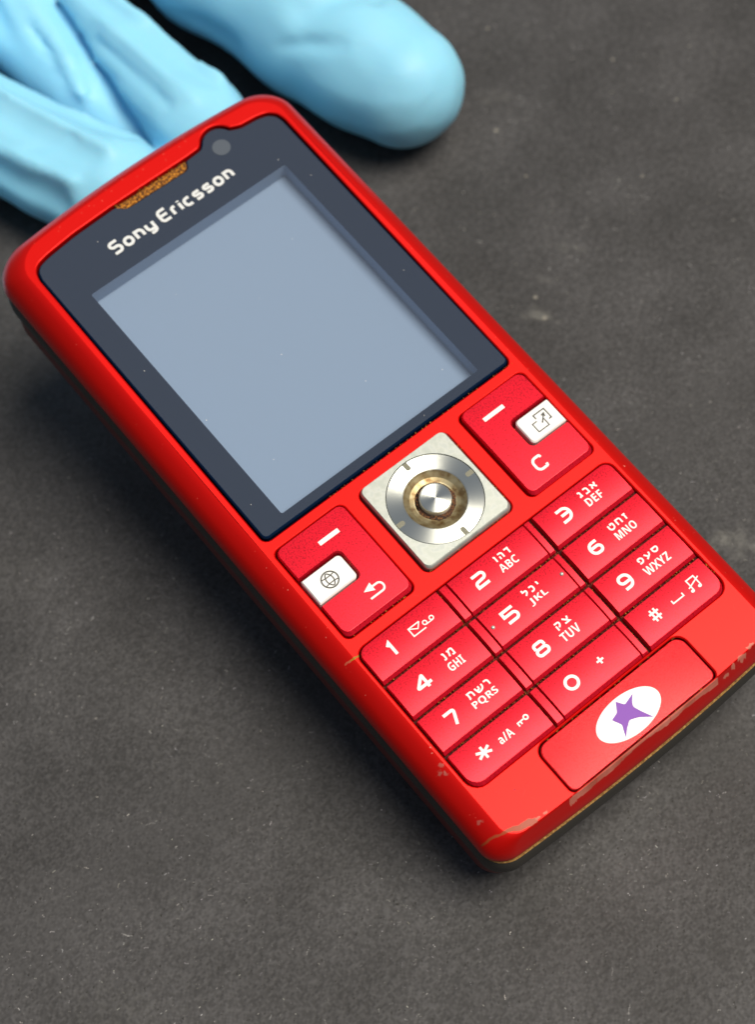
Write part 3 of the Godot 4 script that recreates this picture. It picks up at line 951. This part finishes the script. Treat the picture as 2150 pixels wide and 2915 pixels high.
func build_lower_panel() -> void:
	var zf := func(x, _y): return -0.02 - 0.0008 * x * x
	var low := rect(-10.22, -80.5, 10.48, -74.38, 0.8, 0.8, 1.25, 1.25)
	var top := rect(-10.1, -80.42, 10.36, -74.48, 0.75, 0.75, 1.2, 1.2)
	var p := obj("lower_panel", key_shape(low, top, zf, 0.12, 10, 2).commit(), M.panel, phone, "glossy inset panel below the keys")
	var e := Mb.new()
	var el := circle(0.05, -77.74, 4.28, 64, 2.28)
	e.loft([at_z(el, func(x, y): return zf.call(x, y) - 0.02), at_z(grow(el, -0.04), func(x, y): return zf.call(x, y) + 0.06)], true)
	e.cap(grow(el, -0.04), func(x, y): return zf.call(x, y) + 0.06, 8, 1)
	obj("oval_badge", e.commit(), M.white, p, "white oval badge with a purple star")
	var s := Mb.new()
	var pts := [[1.99, -76.30], [0.65, -76.56], [-0.07, -75.86], [-0.78, -76.70], [-1.75, -77.11], [-1.31, -78.17], [-1.90, -79.47], [-0.31, -78.28], [1.96, -79.52], [1.13, -77.35]]
	# the star's points in order round it, softened between them
	var star := round_poly([[1.99, -76.26, 0.04], [1.35, -76.85, 0.2], [1.02, -77.38, 0.2], [1.35, -78.3, 0.3], [1.98, -79.62, 0.03], [0.7, -78.65, 0.3], [-0.3, -78.26, 0.2], [-1.2, -78.85, 0.3], [-1.92, -79.52, 0.03], [-1.55, -78.7, 0.2], [-1.26, -78.15, 0.15], [-1.78, -77.1, 0.12], [-0.8, -76.82, 0.15], [-0.07, -75.8, 0.08], [0.5, -76.66, 0.15]], 5)
	if Geometry2D.is_polygon_clockwise(star):
		star.reverse()
	s.fill(star, func(x, y): return zf.call(x, y) + 0.075)
	obj("star_emblem", s.commit(), M.purple, p)


# Crumbs of dirt that have gathered in the gaps: too many to count, joined into one part.
func build_grime() -> void:
	var mb := Mb.new()
	var rows := [[-9.0, -37.62, 18.2, -37.62, 70, 0.0], [-6.2, -51.66, 6.4, -51.66, 30, -0.1], [6.46, -51.0, 6.46, -41.0, 14, -0.1], [-9.6, -74.3, 9.9, -74.3, 46, -0.15], [-9.8, -80.56, 10.0, -80.56, 26, -0.12], [-17.4, -52.2, -9.0, -52.2, 18, -0.15], [9.2, -52.0, 17.5, -52.0, 18, -0.15], [-5.0, 8.05, 5.2, 7.95, 24, 0.35], [18.45, -70.0, 18.45, -73.0, 8, -0.05], [-12.15, -44.0, -12.15, -46.6, 8, 0.1], [12.8, -44.2, 12.8, -47.0, 12, 0.0]]
	for y in [-58.74, -63.82, -68.88]:
		rows.append([-17.8, y, 17.9, y, 80, -0.2])
	for x in [-6.84, 6.7]:
		rows.append([x, -54.2, x, -73.4, 44, -0.3])
	for q in rows:
		for i in q[4]:
			var t := rng.randf()
			var r := 0.035 + 0.09 * pow(rng.randf(), 2.5)
			var c := Vector2(lerpf(q[0], q[2], t), lerpf(q[1], q[3], t)) + Vector2(rng.randfn(0.0, 0.05), rng.randfn(0.0, 0.05))
			spin(mb, c, [r, r * 0.75, 0.004], [q[5] - 0.25, q[5] + r * 0.4, q[5] + r * 0.8], 6)
	var o := obj("grime", mb.commit(), M.dirt, phone, "crumbs of amber dirt in the gaps")
	o.set_meta("kind", "stuff")


# ------------------------------------------------------------------ the gloved hand
var bones := []
var folds := []
var crinkle: FastNoiseLite


func bone(points: Array, k := 3.0) -> void:
	for i in points.size() - 1:
		var a: Array = points[i]
		var b: Array = points[i + 1]
		bones.append([Vector3(a[0], a[1], a[2]), Vector3(b[0], b[1], b[2]), a[3], b[3], k])


func hand_field(p: Vector3) -> float:
	var d := 1e3
	for b in bones:
		var pa: Vector3 = p - b[0]
		var ba: Vector3 = b[1] - b[0]
		var h := clampf(pa.dot(ba) / ba.length_squared(), 0.0, 1.0)
		var e: float = (pa - ba * h).length() - lerpf(b[2], b[3], h)
		if e < d + 8.0:
			var k: float = b[4]
			var t := clampf(0.5 + 0.5 * (d - e) / k, 0.0, 1.0)
			d = lerpf(d, e, t) - k * t * (1.0 - t)
	if absf(d) < 4.0:
		for f in folds:
			var pa: Vector3 = p - f[0]
			var ba: Vector3 = f[1] - f[0]
			var h := clampf(pa.dot(ba) / ba.length_squared(), 0.0, 1.0)
			var e: float = (pa - ba * h).length_squared() / (f[3] * f[3])
			if e < 6.0:
				d += f[2] * exp(-e)
		d += (0.25 if p.x > 29.0 else 0.35) * absf(crinkle.get_noise_3d(p.x, p.y, p.z * 0.3 + p.x * 0.15)) + 0.3 * crinkle.get_noise_3d(p.x * 0.4 + 50.0, p.y * 0.4, p.z * 0.3)
	return d


func surface_nets(lo: Vector3, hi: Vector3, cell: float) -> ArrayMesh:
	var n := Vector3i(((hi - lo) / cell).ceil()) + Vector3i.ONE
	n = Vector3i((n.x + 3) / 4 * 4 + 1, (n.y + 3) / 4 * 4 + 1, (n.z + 3) / 4 * 4 + 1)
	var sx := 1
	var sy := n.x
	var sz := n.x * n.y
	var f := PackedFloat32Array()
	f.resize(n.x * n.y * n.z)
	f.fill(1e3)
	var live := []
	for bz in range(0, n.z - 1, 4):
		for by in range(0, n.y - 1, 4):
			for bx in range(0, n.x - 1, 4):
				var d := hand_field(lo + Vector3(bx + 2, by + 2, bz + 2) * cell)
				if absf(d) < cell * 3.5 + 2.0:
					live.append(Vector3i(bx, by, bz))
					for z in range(bz, bz + 5):
						for y in range(by, by + 5):
							for x in range(bx, bx + 5):
								var at := x + y * sy + z * sz
								if f[at] == 1e3:
									f[at] = hand_field(lo + Vector3(x, y, z) * cell)
				elif d < 0.0:
					for z in range(bz, bz + 5):
						for y in range(by, by + 5):
							for x in range(bx, bx + 5):
								var at := x + y * sy + z * sz
								if f[at] == 1e3:
									f[at] = -50.0
	var index := {}
	var verts := PackedVector3Array()
	for b: Vector3i in live:
		for z in range(b.z, b.z + 4):
			for y in range(b.y, b.y + 4):
				for x in range(b.x, b.x + 4):
					var at := x + y * sy + z * sz
					var s := 0
					for i in 8:
						if f[at + (i & 1) + ((i >> 1) & 1) * sy + (i >> 2) * sz] < 0.0:
							s += 1
					if s == 0 or s == 8:
						continue
					var sum := Vector3.ZERO
					var count := 0
					for axis in 3:
						var step: int = [1, 2, 4][axis]
						for i in 8:
							if i & step:
								continue
							var j: int = i | step
							var fa := f[at + (i & 1) + ((i >> 1) & 1) * sy + (i >> 2) * sz]
							var fb := f[at + (j & 1) + ((j >> 1) & 1) * sy + (j >> 2) * sz]
							if (fa < 0.0) != (fb < 0.0):
								var t := fa / (fa - fb)
								var q := Vector3(i & 1, (i >> 1) & 1, i >> 2)
								q[axis] = t
								sum += q
								count += 1
					index[at] = verts.size()
					verts.append(lo + (Vector3(x, y, z) + sum / count) * cell)
	var st := SurfaceTool.new()
	st.begin(Mesh.PRIMITIVE_TRIANGLES)
	st.set_smooth_group(0)
	for v in verts:
		st.add_vertex(v * MM)
	var off := [sx, sy, sz]
	for at: int in index:
		for axis in 3:
			var u: int = off[(axis + 1) % 3]
			var w: int = off[(axis + 2) % 3]
			var here := f[at]
			var there := f[at + off[axis]]
			if (here < 0.0) == (there < 0.0):
				continue
			if not (index.has(at - u) and index.has(at - w) and index.has(at - u - w)):
				continue
			var a: int = index[at]
			var b: int = index[at - u]
			var c: int = index[at - u - w]
			var d: int = index[at - w]
			var order := [a, b, c, a, c, d] if here >= 0.0 else [a, c, b, a, d, c]
			for i in order:
				st.add_index(i)
	st.generate_normals()
	return st.commit()


func build_hand() -> void:
	crinkle = noise(0.11, 90, 2)
	# fingers from the knuckles to the tips, in millimetres on the table: x, y, z, radius
	bone([[37, 15, -120, 10.0], [38.2, 12.0, -86, 9.6], [41.4, 10.0, -68, 9.6], [43.0, 9.2, -58, 9.0], [44.2, 8.8, -51.0, 8.7]])
	bone([[18, 14, -124, 9.5], [20.8, 11.5, -98, 3.6], [20.0, 10.2, -82, 4.8], [19.6, 8.6, -66, 6.8], [18.0, 7.0, -49, 6.8]], 1.2)
	bone([[2, 14, -118, 9.5], [-4.6, 9.8, -90, 7.6], [0.8, 8.4, -73, 7.6], [3.8, 8.2, -64, 7.9], [7.0, 7.0, -50, 6.8]], 1.2)
	bone([[-12, 13, -110, 8.5], [-22, 10, -92, 7.8], [-27, 8.0, -78, 7.0], [-28, 7.2, -68, 6.4]])
	# webs, palm, thumb and the start of the cuff
	bone([[12, 9, -120, 9.0], [13.0, 6.4, -98, 7.4], [12.4, 4.6, -84, 5.6], [12.8, 2.6, -72, 3.6]], 0.8)
	bone([[36, 16, -122, 12.0], [32, 18, -176, 15.0]], 8.0)
	bone([[22, 16, -124, 12.0], [20, 18, -178, 15.0]], 8.0)
	bone([[5, 16, -120, 12.0], [8, 18, -178, 15.0]], 8.0)
	bone([[-9, 15, -114, 11.0], [-2, 18, -176, 15.0]], 8.0)
	bone([[32, 20, -176, 15.0], [50, 22, -150, 11.0], [62, 20, -130, 9.0], [68, 18, -114, 8.0]], 6.0)
	bone([[20, 20, -178, 20.0], [16, 22, -215, 21.0]], 8.0)
	# creases pressed into the glove: from, to, depth, width
	for q in [
		[[17.6, 12, -101], [16.6, 10.5, -88], 0.9, 0.9], [[16.6, 10.5, -88], [13.2, 7, -67], 0.9, 0.9],
		[[14.8, 14, -104], [12.0, 11, -86], -1.1, 1.3], [[12.0, 11, -86], [9.0, 9.5, -76], -0.8, 1.2], [[9.6, 13.5, -102], [6.6, 12, -90], 1.6, 1.2], [[12.4, 12.5, -98], [11.4, 9.5, -84], 0.9, 1.2],
		[[21.6, 15.5, -98], [24.8, 13.5, -66], -0.6, 1.2], [[20.4, 15.5, -90], [22.6, 15, -66], 0.6, 1.5],
		[[-3, 18, -94], [5, 16.4, -64], -0.7, 1.3], [[-5.5, 16.5, -90], [2, 16.5, -64], 0.8, 1.5], [[-8, 14, -86], [-1.5, 15, -64], -0.7, 1.3], [[-9, 12, -82], [-4, 12, -64], 0.9, 1.6], [[0.6, 17, -88], [8.5, 13.5, -66], 0.6, 1.6],
		[[18.4, 15, -86], [19.0, 15.2, -64], -0.35, 0.9], [[16.6, 13, -84], [16.4, 14, -66], 0.4, 0.9], [[22.6, 14.6, -80], [24.6, 12.5, -68], 0.45, 0.8], [[14.6, 11, -76], [14.4, 12, -64], -0.35, 0.9],
		[[3.5, 16, -84], [10.4, 11.5, -66], -0.4, 0.8], [[-1.6, 17.2, -82], [3.5, 17, -64], 0.4, 0.8], [[-6, 15.6, -80], [0, 16, -63], 0.4, 0.8], [[-4, 14, -73], [2.5, 16.2, -69], 0.35, 0.9],
		[[36, 18.8, -80], [44, 19.5, -78], 0.35, 1.0], [[37, 18.6, -76], [45, 19.2, -73.5], 0.35, 1.0], [[40, 19, -69], [48, 17.4, -67.5], 0.35, 0.9], [[34.5, 14, -64], [38, 17.6, -56], 0.4, 1.2], [[46, 17.6, -58], [51, 13.5, -62], 0.35, 1.1],
		[[33, 17, -88], [37, 16, -74], 0.8, 2.4], [[35, 19, -94], [41, 19, -74], -0.6, 2.0], [[44, 19, -84], [46, 18.5, -66], 0.7, 2.4], [[38, 18.7, -63], [47, 18.2, -60], 0.5, 2.2], [[30, 12, -86], [33, 11, -72], 0.8, 2.0],
	]:
		folds.append([Vector3(q[0][0], q[0][1], q[0][2]), Vector3(q[1][0], q[1][1], q[1][2]), q[2] * 1.4, q[3] * 0.92])
	var hand := obj("gloved_hand", surface_nets(Vector3(-40, -3, -240), Vector3(82, 46, -38), 0.65), M.glove, self, "hand in a light blue rubber glove, fingers under the top of the phone")
	hand.set_meta("category", "hand")


# ------------------------------------------------------------------ the scene
func _ready() -> void:
	rng.seed = 20
	var cam := Camera3D.new()
	cam.name = "camera"
	cam.transform = Transform3D(Basis(Vector3(0.77354, -0.09519, 0.62656), Vector3(0.5744, 0.52303, -0.62968), Vector3(-0.26777, 0.84698, 0.45926)).orthonormalized(), Vector3(-65.796, 211.576, 110.138) * MM)
	var lens := CameraAttributesPhysical.new()
	lens.frustum_focal_length = 12.0 / tan(deg_to_rad(28.665353 / 2.0))
	lens.frustum_focus_distance = 0.2185
	lens.frustum_near = 0.01
	lens.frustum_far = 20.0
	lens.exposure_aperture = 17.5
	cam.attributes = lens
	cam.fov = 28.665353
	cam.near = 0.01
	cam.far = 20.0
	add_child(cam)

	var around := WorldEnvironment.new()
	around.name = "environment"
	var env := Environment.new()
	env.background_mode = Environment.BG_SKY
	var sky := ProceduralSkyMaterial.new()
	sky.sky_top_color = lin(0.52, 0.62, 0.80)
	sky.sky_horizon_color = lin(0.40, 0.30, 0.19)
	sky.sky_curve = 0.25
	sky.ground_bottom_color = lin(0.1, 0.09, 0.08)
	sky.ground_horizon_color = lin(0.25, 0.24, 0.22)
	sky.sky_energy_multiplier = 0.6
	env.sky = Sky.new()
	env.sky.sky_material = sky
	env.tonemap_mode = Environment.TONE_MAPPER_LINEAR
	env.tonemap_exposure = 1.0
	env.sdfgi_enabled = true
	env.ssao_enabled = true
	env.ssil_enabled = true
	around.environment = env
	add_child(around)

	var sun := DirectionalLight3D.new()
	sun.name = "sun"
	sun.light_color = Color(1.0, 0.955, 0.88)
	sun.light_energy = 1.42
	sun.light_angular_distance = 36.0
	sun.shadow_enabled = true
	sun.sky_mode = DirectionalLight3D.SKY_MODE_LIGHT_ONLY
	add_child(sun)
	sun.look_at_from_position(Vector3(0.30, 0.955, 0.34), Vector3.ZERO, Vector3(0, 0, -1))

	make_materials()
	make_glyphs()

	# the dark sheet that everything lies on
	var tp := table_pictures()
	M.table = mat(Color.WHITE, 0.62)
	M.table.albedo_texture = ImageTexture.create_from_image(tp[0])
	M.table.heightmap_enabled = true
	M.table.heightmap_texture = ImageTexture.create_from_image(tp[1])
	M.table.heightmap_scale = 0.006
	var board := Mb.new()
	board.uvs = true
	var e := 800.0
	var up := Vector3(0, 1, 0)
	var b := [Vector3(-e, 0, -e), Vector3(e, 0, -e), Vector3(e, 0, e), Vector3(-e, 0, e)]
	var q := b.map(func(p): return Vector2(p.x, p.z) / 240.0 + Vector2(0.5, 0.5))
	board.tri(b[0], b[1], b[2], up, up, up, q[0], q[1], q[2])
	board.tri(b[0], b[2], b[3], up, up, up, q[0], q[2], q[3])
	for i in 4:
		var out_of: Vector3 = (b[i] + b[(i + 1) % 4]).normalized()
		var under := Vector3(0, -20, 0)
		board.quad(b[i], b[(i + 1) % 4], b[(i + 1) % 4] + under, b[i] + under, out_of, out_of, out_of, out_of)
	var table := obj("table_surface", board.commit(), M.table, self, "dark grey dusty matte sheet under the phone and the hand")
	table.set_meta("kind", "structure")
	table.set_meta("category", "table surface")

	phone = Node3D.new()
	phone.name = "mobile_phone"
	phone.set_meta("label", "worn red mobile phone with a grey screen and white-marked keys")
	phone.set_meta("category", "mobile phone")
	var t := deg_to_rad(TILT)
	phone.transform = Transform3D(Basis(Vector3(1, 0, 0), Vector3(0, sin(t), -cos(t)), Vector3(0, cos(t), sin(t))), Vector3(0, 29.34168, -34.46827) * MM)
	phone.position += phone.basis * BASE * MM
	add_child(phone)
	build_body()
	build_display()
	build_soft_keys()
	build_navigation()
	build_number_keys()
	build_lower_panel()
	build_grime()
	build_hand()
